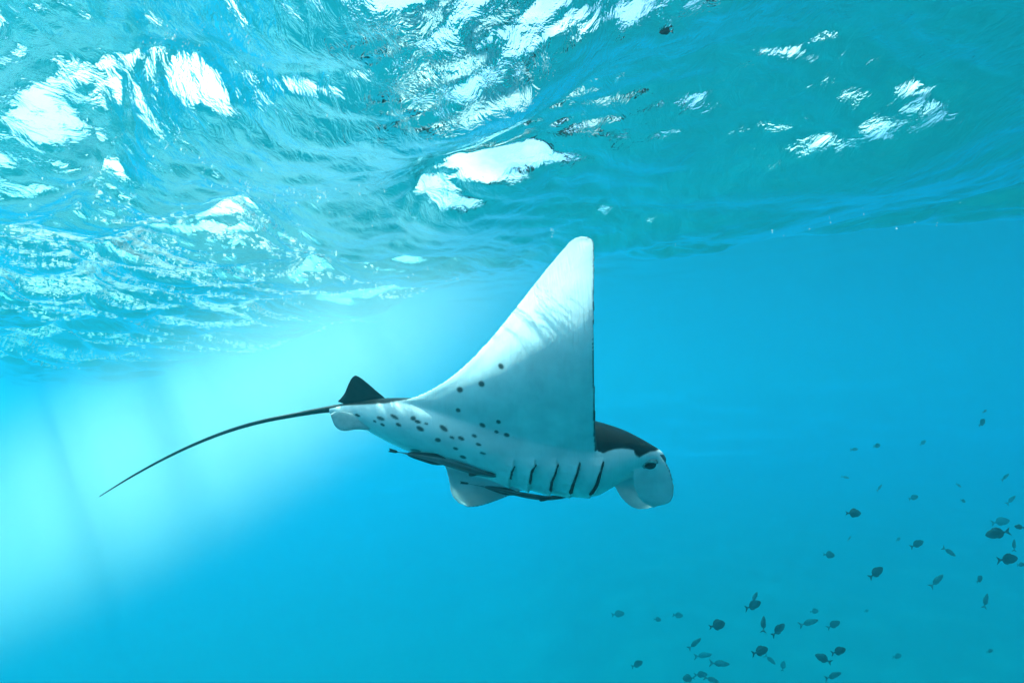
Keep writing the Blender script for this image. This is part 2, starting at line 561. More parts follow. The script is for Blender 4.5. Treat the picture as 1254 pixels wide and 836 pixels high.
# a wing's edge belongs to the side its normal points to
is_head = (px_ > 727) & (DEP < 4.24) & (py_ > 500)
hb_x = [727, 733, 737, 745, 752, 762, 770, 776, 778, 783, 788, 796, 803, 812]
hb_y = [566, 560, 556, 552, 550, 549, 550, 551, 557, 560, 557, 553, 552, 548]
lim = np.interp(px_, hb_x, hb_y)
d_head = np.clip((lim - py_) / 2.0 + .5, 0, 1)
dark = np.where(is_head & vis & (DEP > 3.86), d_head, dark)
is_trunk_rear = (px_ < 520) & (DEP > 4.0) & (DEP < 4.3)
lim2 = np.interp(px_, [400, 415, 470, 500, 520], [500, 497, 494, 489, 487])
dark = np.where(is_trunk_rear & vis, np.clip((lim2 - py_) / 2.0 + .5, 0, 1), dark)
te_line = np.interp(px_, [500, 520, 540, 560, 580, 600, 620, 640, 660, 700], [487, 478, 468, 454, 436, 415, 392, 366, 340, 297])
under = (px_ < 724) & vis & (DEP < 4.24) & ((py_ > te_line + 2.2) | (px_ < 505)) & ((px_ > 505) | (py_ > lim2 + 1.5))
dark = np.where(under, 0.0, dark)
# cephalic fin rim
rim_x = np.interp(py_, [556, 562, 570, 578, 587], [809, 813.5, 818, 821.5, 823.5])
dark = np.where((py_ > 556) & (py_ < 587) & (DEP < 4.1) & (px_ > rim_x - 1.6) & (px_ > 800), 0.85, dark)
spots = [  # px, py, long, short radius in px, tilt
    (613.5, 448.4, 4.2, 3.2, 50), (589.7, 470, 4.2, 3.6, 40), (563, 477, 4.3, 3.7, 20), (561, 502, 3.3, 2.6, 30), (610.4, 516.3, 3.2, 2.5, 30),
    (590.8, 520.4, 4.3, 2.6, 30), (608, 528.5, 3, 2, 20), (620.6, 532.4, 3.9, 2.7, 20), (580.8, 533.4, 3.6, 2.2, 25), (564.7, 536.5, 4.6, 2.3, 25),
    (586, 544, 3.8, 1.9, 20), (553.5, 535.4, 3.6, 1.7, 25), (591.3, 554.8, 4.2, 1.5, 15), (557.9, 549, 3.6, 1.7, 20), (567, 559.4, 4.4, 2.0, 20),
    (543.3, 524.2, 6.4, 2.9, 38), (536.2, 538.5, 4.0, 2.7, 15), (514.5, 524.7, 5.6, 2.8, 28), (511.4, 516, 4.6, 2.2, 20), (506, 512, 3.6, 3.0, 20),
    (522, 518.6, 2.8, 1.4, 15), (483, 510.2, 6.2, 2.2, 30), (488, 519.9, 4.0, 2.1, 25), (466.2, 512.2, 5.6, 2.3, 20), (468.5, 519.9, 3.2, 1.6, 25),
    (459, 515.8, 2.4, 1.4, 25), (438, 508.4, 3.8, 1.5, 20), (508.9, 551.6, 7.0, 1.9, 10)]
d_sp = np.zeros(nV)
belly = vis & (DEP < 4.26)
for (sx_, sy_, ra, rb, an) in spots:
    ca, sa = math.cos(R(an)), math.sin(R(an))
    u = ((px_ - sx_) * ca + (py_ - sy_) * sa) / ra
    w = (-(px_ - sx_) * sa + (py_ - sy_) * ca) / rb
    d_sp = np.maximum(d_sp, np.clip(1.6 - 1.25 * (u * u + w * w), 0, 1) * 0.9)
dark = np.where(belly, np.maximum(dark, d_sp), dark)
# gill arches: each flap laps over the next slit
gills = [
    [(629, 570.5), (626, 578), (624.5, 586)],
    [(655, 569), (650, 579), (648.3, 591.5)],
    [(682.5, 568), (679, 579.5), (674.8, 591), (673.8, 601)],
    [(709, 566), (706, 579.5), (701, 593), (698.3, 603.5)],
    [(738, 564.5), (734.7, 577.6), (730, 593), (722.5, 605)]]
ph = np.full(nV, -1.0)
gx = np.stack([np.interp(py_, [p[1] for p in g], [p[0] for p in g]) for g in gills], 0)
for i in range(5):
    lo = gx[i - 1] if i else gx[0] - 24
    inn = (px_ >= lo) & (px_ < gx[i])
    ph = np.where(inn, (px_ - lo) / (gx[i] - lo), ph)
win = np.clip((py_ - 560) / 9, 0, 1) * np.clip((611 - py_) / 5, 0, 1)
disp = np.where((ph >= 0) & belly & (DEP < 4.2), 0.017 * ph ** 1.6 * win, 0)
co = co + nrm * disp[:, None]
body_me.vertices.foreach_set('co', co.reshape(-1))
body_me.update()
att = body_me.color_attributes.new('skin', 'FLOAT_COLOR', 'POINT')
cols = np.zeros((nV, 4), np.float32)
cols[:, 0] = dark
thin = np.clip((px_ - 776) / 14, 0, 1) * np.clip((py_ - 574) / 14, 0, 1)
thin = np.maximum(thin, np.clip((py_ - 590) / 10, 0, 1) * (px_ > 748))
thin = np.maximum(thin, np.clip((DEP - 4.75) / .3, 0, 1) * .5)               # the far wing
thin = np.maximum(thin, 0.6 * np.clip((400 - py_) / 90, 0, 1))              # the raised wing tip
thin = np.where((px_ > 745) & (DEP < 4.15), thin * .3, thin)                # the near lobe is fleshier
cols[:, 1] = thin
cols[:, 3] = 1
att.data.foreach_set('color', cols.reshape(-1))

m_skin, nt, out = material('manta_skin')
at_ = N(nt, 'ShaderNodeAttribute')
at_.attribute_name = 'skin'
sp = N(nt, 'ShaderNodeSeparateColor')
nt.links.new(at_.outputs['Color'], sp.inputs[0])
tc = N(nt, 'ShaderNodeTexCoord')
n1 = N(nt, 'ShaderNodeTexNoise', Scale=5.0, Detail=6.0, Roughness=0.6)
nt.links.new(tc.outputs['Object'], n1.inputs['Vector'])
rw = N(nt, 'ShaderNodeValToRGB')
rw.color_ramp.elements[0].position, rw.color_ramp.elements[0].color = 0.25, (0.52, 0.53, 0.53, 1)
rw.color_ramp.elements[1].position, rw.color_ramp.elements[1].color = 0.7, (0.76, 0.76, 0.75, 1)
nt.links.new(n1.outputs['Fac'], rw.inputs[0])
mp2 = N(nt, 'ShaderNodeMapping')
mp2.inputs['Rotation'].default_value = (0, R(25), 0)
mp2.inputs['Scale'].default_value = (2.0, 10.0, 40.0)
nt.links.new(tc.outputs['Object'], mp2.inputs['Vector'])
n3 = N(nt, 'ShaderNodeTexNoise', Scale=1.0, Detail=4.0, Roughness=0.6)
nt.links.new(mp2.outputs[0], n3.inputs['Vector'])
rb_ = N(nt, 'ShaderNodeValToRGB')
rb_.color_ramp.elements[0].position, rb_.color_ramp.elements[0].color = 0.56, (0.005, 0.006, 0.006, 1)
rb_.color_ramp.elements[1].position, rb_.color_ramp.elements[1].color = 0.8, (0.060, 0.056, 0.034, 1)  # yellowish streaks in the dark colour stand in for sheen on the back
nt.links.new(n3.outputs['Fac'], rb_.inputs[0])
mc = N(nt, 'ShaderNodeMix', data_type='RGBA')
nt.links.new(sp.outputs[0], mc.inputs['Factor'])
nt.links.new(rw.outputs[0], mc.inputs['A'])
nt.links.new(rb_.outputs[0], mc.inputs['B'])
for l in list(nt.links):
    pass
mc_in = [s for s in mc.inputs if s.type == 'RGBA']
nt.links.new(rw.outputs[0], mc_in[0])
nt.links.new(rb_.outputs[0], mc_in[1])
mc_out = [s for s in mc.outputs if s.type == 'RGBA'][0]
bs = N(nt, 'ShaderNodeBsdfPrincipled', Roughness=0.38, IOR=1.13)
nt.links.new(mc_out, bs.inputs['Base Color'])
# fin rays: fine ridges running out along the wing
mp3 = N(nt, 'ShaderNodeMapping')
mp3.inputs['Rotation'].default_value = (0, R(-22), 0)
mp3.inputs['Scale'].default_value = (95.0, 3.0, 4.0)
nt.links.new(tc.outputs['Object'], mp3.inputs['Vector'])
n4 = N(nt, 'ShaderNodeTexNoise', Scale=1.0, Detail=3.0, Roughness=0.55, Distortion=0.3)
nt.links.new(mp3.outputs[0], n4.inputs['Vector'])
bp = N(nt, 'ShaderNodeBump', Strength=0.45, Distance=0.006)
nt.links.new(n4.outputs['Fac'], bp.inputs['Height'])
n5 = N(nt, 'ShaderNodeTexNoise', Scale=7.0, Detail=4.0, Roughness=0.5)
nt.links.new(tc.outputs['Object'], n5.inputs['Vector'])
bp2 = N(nt, 'ShaderNodeBump', Strength=0.10, Distance=0.03)
nt.links.new(n5.outputs['Fac'], bp2.inputs['Height'])
nt.links.new(bp.outputs[0], bp2.inputs['Normal'])
nt.links.new(bp2.outputs[0], bs.inputs['Normal'])
tl_ = N(nt, 'ShaderNodeBsdfTranslucent')                                     # light shines through thin fins
nt.links.new(mc_out, tl_.inputs['Color'])
th_ = N(nt, 'ShaderNodeMath', operation='MULTIPLY')
nt.links.new(sp.outputs[1], th_.inputs[0])
th_.inputs[1].default_value = 0.85
ms_ = N(nt, 'ShaderNodeMixShader')
nt.links.new(th_.outputs[0], ms_.inputs[0])
nt.links.new(bs.outputs[0], ms_.inputs[1])
nt.links.new(tl_.outputs[0], ms_.inputs[2])
nt.links.new(ms_.outputs[0], out.inputs['Surface'])


def plain(name, col, rough=0.5, vary=0.3, scale=30.0):
    m, nt, out = material(name)
    tc = N(nt, 'ShaderNodeTexCoord')
    n = N(nt, 'ShaderNodeTexNoise', Scale=scale, Detail=4.0)
    nt.links.new(tc.outputs['Object'], n.inputs['Vector'])
    r = N(nt, 'ShaderNodeValToRGB')
    r.color_ramp.elements[0].position, r.color_ramp.elements[0].color = 0.3, tuple(c * (1 - vary) for c in col) + (1,)
    r.color_ramp.elements[1].position, r.color_ramp.elements[1].color = 0.7, tuple(min(1, c * (1 + vary)) for c in col) + (1,)
    nt.links.new(n.outputs['Fac'], r.inputs[0])
    b = N(nt, 'ShaderNodeBsdfPrincipled', Roughness=rough, IOR=1.2)
    nt.links.new(r.outputs[0], b.inputs['Base Color'])
    nt.links.new(b.outputs[0], out.inputs['Surface'])
    return m


m_dark = plain('dark_skin', (0.012, 0.014, 0.013), 0.45)
m_slit = plain('gill_slit_dark', (0.010, 0.010, 0.010), 0.7)
m_pale = plain('pale_fin_skin', (0.42, 0.43, 0.42), 0.5, 0.12)
m_eye = plain('eye_black', (0.006, 0.006, 0.007), 0.12)
m_lid = plain('eye_rim_skin', (0.26, 0.27, 0.26), 0.4, 0.75, 38.0)

manta = bpy.data.objects.new('manta_ray', None)
manta.location = pix(620, 590, 4.15)
COL.objects.link(manta)
bpy.context.view_layer.update()
manta['label'] = 'large manta ray with white spotted belly and one wing raised'
manta['category'] = 'manta ray'
link('body', body_me, m_skin, manta)
bvh = BVHTree.FromPolygons([Vector(v) for v in co], [tuple(p.vertices) for p in body_me.polygons])


def on_skin(px, py, lift=0.0):
    d = (pix(px, py, 1.0) - CAM).normalized()
    h = bvh.ray_cast(CAM, d)
    if h[0] is None:
        return None
    n = h[1] if h[1].dot(d) < 0 else -h[1]
    return h[0] + n * lift, n


# tail
def tube_mesh(name, pts, rad, n=12, squash=1.0):
    pts = [Vector(p) for p in pts]
    rings = []
    for i, p in enumerate(pts):
        t = (pts[min(i + 1, len(pts) - 1)] - pts[max(i - 1, 0)]).normalized()
        s = t.cross(Vector((0, 0, 1))).normalized()
        u = s.cross(t)
        a = np.linspace(0, 2 * math.pi, n, endpoint=False)
        rings.append(np.array(p) + np.outer(np.cos(a) * rad[i] * squash, np.array(s)) + np.outer(np.sin(a) * rad[i], np.array(u)))
    V, F, _ = closed_tube(rings, [np.zeros(n)] * len(rings))
    return mesh(name, V, F)


tp_ = [(436, 497, 4.20), (412, 500, 4.20), (395, 502, 4.21), (360, 508, 4.24), (320, 516, 4.28), (280, 527.5, 4.33), (240, 543, 4.39),
       (200, 562, 4.46), (160, 584, 4.54), (122, 607.5, 4.62)]
tr_r = [0.026, 0.024, 0.0185, 0.0145, 0.0125, 0.011, 0.0095, 0.008, 0.0062, 0.0028]
t = np.linspace(0, 1, 70)
tk = np.linspace(0, 1, len(tp_))
pts = hermite(tk, [list(pix(*p)) for p in tp_], t)
rad = np.interp(t, tk, tr_r)
link('tail', tube_mesh('tail', pts, rad), m_dark, manta)


def blade(name, outline, base_thick, mat, parent, depth_of, bulge_axis=None):
    """solid fin from a pixel outline given its own distance; thick in the middle, thin at its rim"""
    pts = [pix(x, y, depth_of(x, y)) for x, y in outline]
    c = sum(pts, Vector()) / len(pts)
    n = Vector((0, 0, 0))
    for i in range(len(pts)):
        n += (pts[i] - c).cross(pts[(i + 1) % len(pts)] - c)
    n.normalize()
    m = len(pts)
    V, F = [], []
    rings = [1.0, 0.93, 0.7, 0.4]
    for side in (1, -1):
        b = len(V)
        for k_, s in enumerate(rings):
            off = base_thick * 0.5 * [0.12, 0.4, 0.8, 1.0][k_]
            for p in pts:
                V.append(c + (p - c) * s + n * off * side)
        V.append(c + n * base_thick * .5 * side)
        for k_ in range(3):
            for i in range(m):
                j = (i + 1) % m
                q = (b + k_ * m + i, b + k_ * m + j, b + (k_ + 1) * m + j, b + (k_ + 1) * m + i)
                F.append(q if side > 0 else q[::-1])
        for i in range(m):
            j = (i + 1) % m
            q = (b + 3 * m + i, b + 3 * m + j, b + 4 * m)
            F.append(q if side > 0 else q[::-1])
    half = len(V) // 2
    for i in range(m):
        j = (i + 1) % m
        F.append((j, i, half + i, half + j))
    return link(name, mesh(name, V, F), mat, parent)


def smooth_outline(pts, n=40):
    p = np.array(pts + pts[:1], float)
    return [tuple(q) for q in hermite(np.arange(len(p)), p, np.linspace(0, len(p) - 1, n, endpoint=False))]


blade('dorsal_fin', smooth_outline([(413.5, 491.5), (417, 488), (422, 481.5), (426, 472), (430, 464), (434, 460), (438, 460.5), (445, 465), (454, 472.5), (462, 479.5), (470, 486), (474, 492), (455, 496), (430, 496)], 44),
      0.022, m_dark, manta, lambda x, y: 4.20)
pelvic = smooth_outline([(404.5, 507), (407, 514), (410, 521), (415, 525.5), (423, 527.5), (436, 525.5), (449, 526), (456, 524), (448, 514), (430, 506), (414, 503)], 40)
blade('pelvic_fin', pelvic, 0.02, m_pale, manta, lambda x, y: 4.10 + (y - 505) * -.001)
blade('pelvic_fin', pelvic, 0.02, m_pale, manta, lambda x, y: 4.30 + (y - 505) * .001)

# eye: dark ball in a raised socket on the corner of the head
for (ex, ey, lift) in ((796.5, 569.0, 0.0),):
    p, n = on_skin(ex, ey)
    bm = bmesh.new()
    bmesh.ops.create_uvsphere(bm, u_segments=24, v_segments=16, radius=1.0)
    q = Vector((0, 0, 1)).rotation_difference(n).to_matrix().to_4x4()
    eye_me = bpy.data.meshes.new('eye')
    bmesh.ops.transform(bm, matrix=Matrix.Translation(p - n * 0.006) @ q @ Matrix.Diagonal((0.041, 0.033, 0.026, 1)), verts=bm.verts)
    bm.to_mesh(eye_me)
    bm.free()
    eye_me.polygons.foreach_set('use_smooth', [True] * len(eye_me.polygons))
    eye = link('eye', eye_me, m_eye, manta, label='black eye on the corner of the head')
    # lid: a swollen ring of skin round the ball
    nu, nv_ = 28, 10
    V, F = [], []
    for i in range(nu):
        a = 2 * math.pi * i / nu
        for j in range(nv_):
            b = 2 * math.pi * j / nv_
            rr_ = 0.0095 + 0.004 * (math.sin(a) > 0) * math.sin(a)
            V.append(Vector(((0.043 + rr_ * math.cos(b)) * math.cos(a), (0.034 + rr_ * math.cos(b)) * math.sin(a), 0.004 + rr_ * math.sin(b))))
    for i in range(nu):
        for j in range(nv_):
            i2, j2 = (i + 1) % nu, (j + 1) % nv_
            F.append((i * nv_ + j, i2 * nv_ + j, i2 * nv_ + j2, i * nv_ + j2))
    mt = Matrix.Translation(p - n * 0.006) @ q
    V = [mt @ v for v in V]
    link('eyelid', mesh('eyelid', V, F), m_lid, eye)
# far eye, mirrored through the head's middle
c = pix(796, 563.5, 4.13)
rel = p - c
er = Vector(E_R)
p2 = p - er * 2 * rel.dot(er)
me2 = eye_me.copy()
for v in me2.vertices:
    v.co = v.co - er * 2 * (v.co - c).dot(er)
link('eye', me2, None, manta)

# gill slits: dark curved grooves lying along the edges of the flaps
for gi, g in enumerate(gills):
    t = np.linspace(0, 1, 22)
    gp = hermite(np.linspace(0, 1, len(g)), np.array(g, float), t)
    V, F = [], []
    wmax = [1.1, 1.25, 1.6, 2.0, 2.2][gi]
    for i, (x, y) in enumerate(gp):
        wpx = wmax * (0.30 + 0.75 * t[i] ** 1.3) * min(1, 12 * t[i] + .25) * min(1, 14 * (1 - t[i]) + .35)
        row = []
        for k_, s in enumerate((-1, -.5, 0, .5, 1)):
            h = on_skin(x + s * wpx + 0.6, y, 0.0015 + 0.0035 * (1 - s * s))
            row.append(h[0] if h else None)
        if None in row:
            break
        V += row
    nrow = len(V) // 5
    for i in range(nrow - 1):
        for k_ in range(4):
            a = i * 5 + k_
            F.append((a, a + 1, a + 6, a + 5))
    gm = mesh('gill_slit', V, F)
    o = link('gill_slit', gm, m_slit, manta)
    so = o.modifiers.new('s', 'SOLIDIFY')
    so.thickness = 0.004

# ------------------------------------------------------------------ remoras under the belly
m_remora, nt, out = material('remora_skin')
at_ = N(nt, 'ShaderNodeAttribute')
at_.attribute_name = 'skin'
tc = N(nt, 'ShaderNodeTexCoord')
n1 = N(nt, 'ShaderNodeTexNoise', Scale=18.0, Detail=4.0)
nt.links.new(tc.outputs['Object'], n1.inputs['Vector'])
r1 = N(nt, 'ShaderNodeValToRGB')
r1.color_ramp.elements[0].position, r1.color_ramp.elements[0].color = 0.0, (0.30, 0.30, 0.29, 1)
r1.color_ramp.elements[1].position, r1.color_ramp.elements[1].color = 0.8, (0.018, 0.018, 0.018, 1)
sp = N(nt, 'ShaderNodeSeparateColor')
nt.links.new(at_.outputs['Color'], sp.inputs[0])
ad = N(nt, 'ShaderNodeMath', operation='MULTIPLY_ADD')
nt.links.new(n1.outputs['Fac'], ad.inputs[0])
ad.inputs[1].default_value = 0.35
nt.links.new(sp.outputs[0], ad.inputs[2])
nt.links.new(ad.outputs[0], r1.inputs[0])
bs = N(nt, 'ShaderNodeBsdfPrincipled', Roughness=0.4, IOR=1.2)
nt.links.new(r1.outputs[0], bs.inputs['Base Color'])
nt.links.new(bs.outputs[0], out.inputs['Surface'])


def skin_attr(me, vals):
    a = me.color_attributes.new('skin', 'FLOAT_COLOR', 'POINT')
    c = np.zeros((len(me.vertices), 4), np.float32)
    c[:, 0] = vals
    c[:, 3] = 1
    a.data.foreach_set('color', c.reshape(-1))


def remora(axis_px, hmax, label, shade):
    P = [list(pix(*p)) for p in axis_px]
    tk = np.linspace(0, 1, len(P))
    t = np.linspace(0, 1, 44)
    C_ = hermite(tk, P, t)
    # t 0 = tail fork, 1 = snout
    hk = [(0, .10), (.06, .09), (.12, .12), (.25, .38), (.45, .80), (.6, 1.0), (.75, .95), (.88, .72), (.95, .5), (.985, .28), (1, .06)]
    H = np.interp(t, [a for a, b in hk], [b for a, b in hk]) * hmax
    W = H * np.interp(t, [0, .15, .6, .9, 1], [.6, .7, .85, 1.3, 1.2])
    rings, dk = [], []
    n = 20
    a = np.linspace(0, 2 * math.pi, n, endpoint=False)
    fwd = Vector(C_[-1] - C_[0]).normalized()
    side = fwd.cross(Vector((0, 0, 1))).normalized()
    up = side.cross(fwd)
    side, up = np.array(side), np.array(up)
    for i in range(len(t)):
        rings.append(C_[i] + np.outer(np.cos(a) * W[i], side) + np.outer(np.sin(a) * H[i], up))
        # dark stripe along the flank, paler back and belly
        dk.append(shade + 0.30 * np.exp(-(np.sin(a) / .45) ** 2) + 0.22 * t[i])
    V, F, D_ = closed_tube(rings, dk)
    L = np.linalg.norm(C_[-1] - C_[0])
    root = bpy.data.objects.new('remora', None)
    root.location = tuple(C_[22] - up * hmax)
    COL.objects.link(root)
    bpy.context.view_layer.update()
    root['label'], root['category'], root['group'] = label, 'fish', 'remoras riding with the manta'
    me = mesh('remora_body', V, F)
    skin_attr(me, D_)
    link('body', me, m_remora, root)

    def fin(name, ts, out_dir, heights, th=0.004, sh=0.75):
        VV, FF = [], []
        for s in (-1, 1):
            for q, (tt_, hh) in enumerate(zip(ts, heights)):
                b = hermite(tk, P, [tt_])[0]
                hb = np.interp(tt_, t, H)
                base = b + out_dir * hb * 0.75
                tip = b + out_dir * (hb * 0.9 + hh) - np.array(fwd) * hh * 0.8
                VV += [base + side * th * s, tip + side * th * .25 * s]
        m = len(ts)
        for i in range(m - 1):
            FF.append((2 * i, 2 * i + 1, 2 * i + 3, 2 * i + 2))
            FF.append((2 * m + 2 * i, 2 * m + 2 * i + 2, 2 * m + 2 * i + 3, 2 * m + 2 * i + 1))
            FF.append((2 * i + 1, 2 * m + 2 * i + 1, 2 * m + 2 * i + 3, 2 * i + 3))
        FF.append((0, 2 * m, 2 * m + 1, 1))
        FF.append((2 * m - 2, 2 * m - 1, 4 * m - 1, 4 * m - 2))
        me = mesh(name, VV, FF)
        skin_attr(me, np.full(len(VV), sh))
        return link(name, me, m_remora, root)
    fin('dorsal_fin', np.linspace(.18, .50, 9), up, np.array([.15, .5, .7, .8, .9, 1, 1, .7, .1]) * hmax * .75)
    fin('anal_fin', np.linspace(.18, .48, 9), -up, np.array([.15, .5, .7, .8, .9, 1, 1, .7, .1]) * hmax * .7)
    fin('pectoral_fin', np.linspace(.74, .83, 5), -up * .6 - side * .8 * (1 if side[1] > 0 else -1), np.array([.4, 1.2, 1.6, 1.3, .3]) * hmax * .8)
    # tail fin
    b = C_[1]
    f_ = np.array(fwd)
    pts = [b + f_ * .02 * L, b + up * hmax * .35, b - f_ * .075 * L + up * hmax * .45, b - f_ * .06 * L, b - f_ * .075 * L - up * hmax * .45, b - up * hmax * .35]
    VV = [p + side * .0035 for p in pts] + [p - side * .0035 for p in pts]
    FF = [(0, 1, 2, 3), (0, 3, 4, 5), (9, 8, 7, 6), (11, 10, 9, 6)] + [(i, (i + 1) % 6 + 0, (i + 1) % 6 + 6, i + 6)[::-1] for i in range(6)]
    me = mesh('tail_fin', VV, FF, False)
    skin_attr(me, np.full(12, .8))
    link('tail_fin', me, m_remora, root)
    # sucker disc on top of the head
    hp = hermite(tk, P, [.92])[0] + up * np.interp(.92, t, H) * .9
    bm = bmesh.new()
    bmesh.ops.create_uvsphere(bm, u_segments=16, v_segments=8, radius=1)
    mt = Matrix((list(f_ * L * .07) + [hp[0]], list(0 * f_) + [0], list(0 * f_) + [0], [0, 0, 0, 1]))
    mm = Matrix.Identity(4)
    for r_ in range(3):
        mm[r_][0], mm[r_][1], mm[r_][2], mm[r_][3] = f_[r_] * L * .075, side[r_] * hmax * .9, up[r_] * hmax * .22, hp[r_]
    bmesh.ops.transform(bm, matrix=mm, verts=bm.verts)
    me = bpy.data.meshes.new('sucker_disc')
    bm.to_mesh(me)
    bm.free()
    skin_attr(me, np.full(len(me.vertices), .55))
    link('sucker_disc', me, m_remora, root)
    return root


remora([(483, 552.5, 3.98), (502, 556, 3.97), (533, 562.5, 3.96), (559, 569.5, 3.95), (584, 577.5, 3.95), (608, 583.5, 3.96)], 0.0235,
       'dark grey remora under the rear belly of the manta, with its tail trailing free', 0.08)
remora([(569, 591, 4.00), (597, 596.5, 4.0), (620, 601.5, 4.0), (645, 606.5, 4.0), (668, 609.5, 4.0), (693, 609, 4.0)], 0.0155,
       'slim dark remora below the gill slits of the manta, in front of its drooping wing', 0.18)

# ------------------------------------------------------------------ reef fish over the rise
def fish_mesh(name, deep, fork):
    """an oval reef fish, snout to +x, length 1; body, fins and tail in one skin"""
    hk = [(-.30, .035), (-.24, .05), (-.12, .12), (.0, .185), (.14, .215), (.28, .195), (.38, .14), (.45, .085), (.49, .035), (.50, .008)]
    xs_ = np.linspace(-.30, .50, 22)
    H = np.interp(xs_, [a for a, b in hk], [b for a, b in hk]) * deep
    a = np.linspace(0, 2 * math.pi, 12, endpoint=False)
    rings = [np.stack([np.full(12, x), np.cos(a) * h * .36, np.sin(a) * h], 1) for x, h in zip(xs_, H)]
    V, F, _ = closed_tube(rings, [np.zeros(12)] * len(rings))
    V, F = list(map(tuple, V)), list(F)

    def plate(pts, th=.008):
        b = len(V)
        n = len(pts)
        for s in (1, -1):
            V.extend([(x, s * th, z) for x, z in pts])
        for i in range(1, n - 1):
            F.append((b, b + i, b + i + 1))
            F.append((b + n, b + n + i + 1, b + n + i))
        for i in range(n):
            j = (i + 1) % n
            F.append((b + j, b + i, b + n + i, b + n + j))
    plate([(-.27, 0), (-.31, .05), (-.42, .14 * fork), (-.50, .19 * fork), (-.44, .05), (-.42, 0)])
    plate([(-.27, 0), (-.42, 0), (-.44, -.05), (-.50, -.19 * fork), (-.42, -.14 * fork), (-.31, -.05)])
    plate([(.05, .12 * deep), (.26, .17 * deep), (.16, .26 * deep), (.0, .27 * deep), (-.14, .20 * deep), (-.22, .09 * deep), (-.18, .04 * deep)])
    plate([(.02, -.12 * deep), (-.18, -.04 * deep), (-.22, -.09 * deep), (-.14, -.19 * deep), (-.02, -.24 * deep), (.08, -.21 * deep)])
    return mesh(name, V, F)


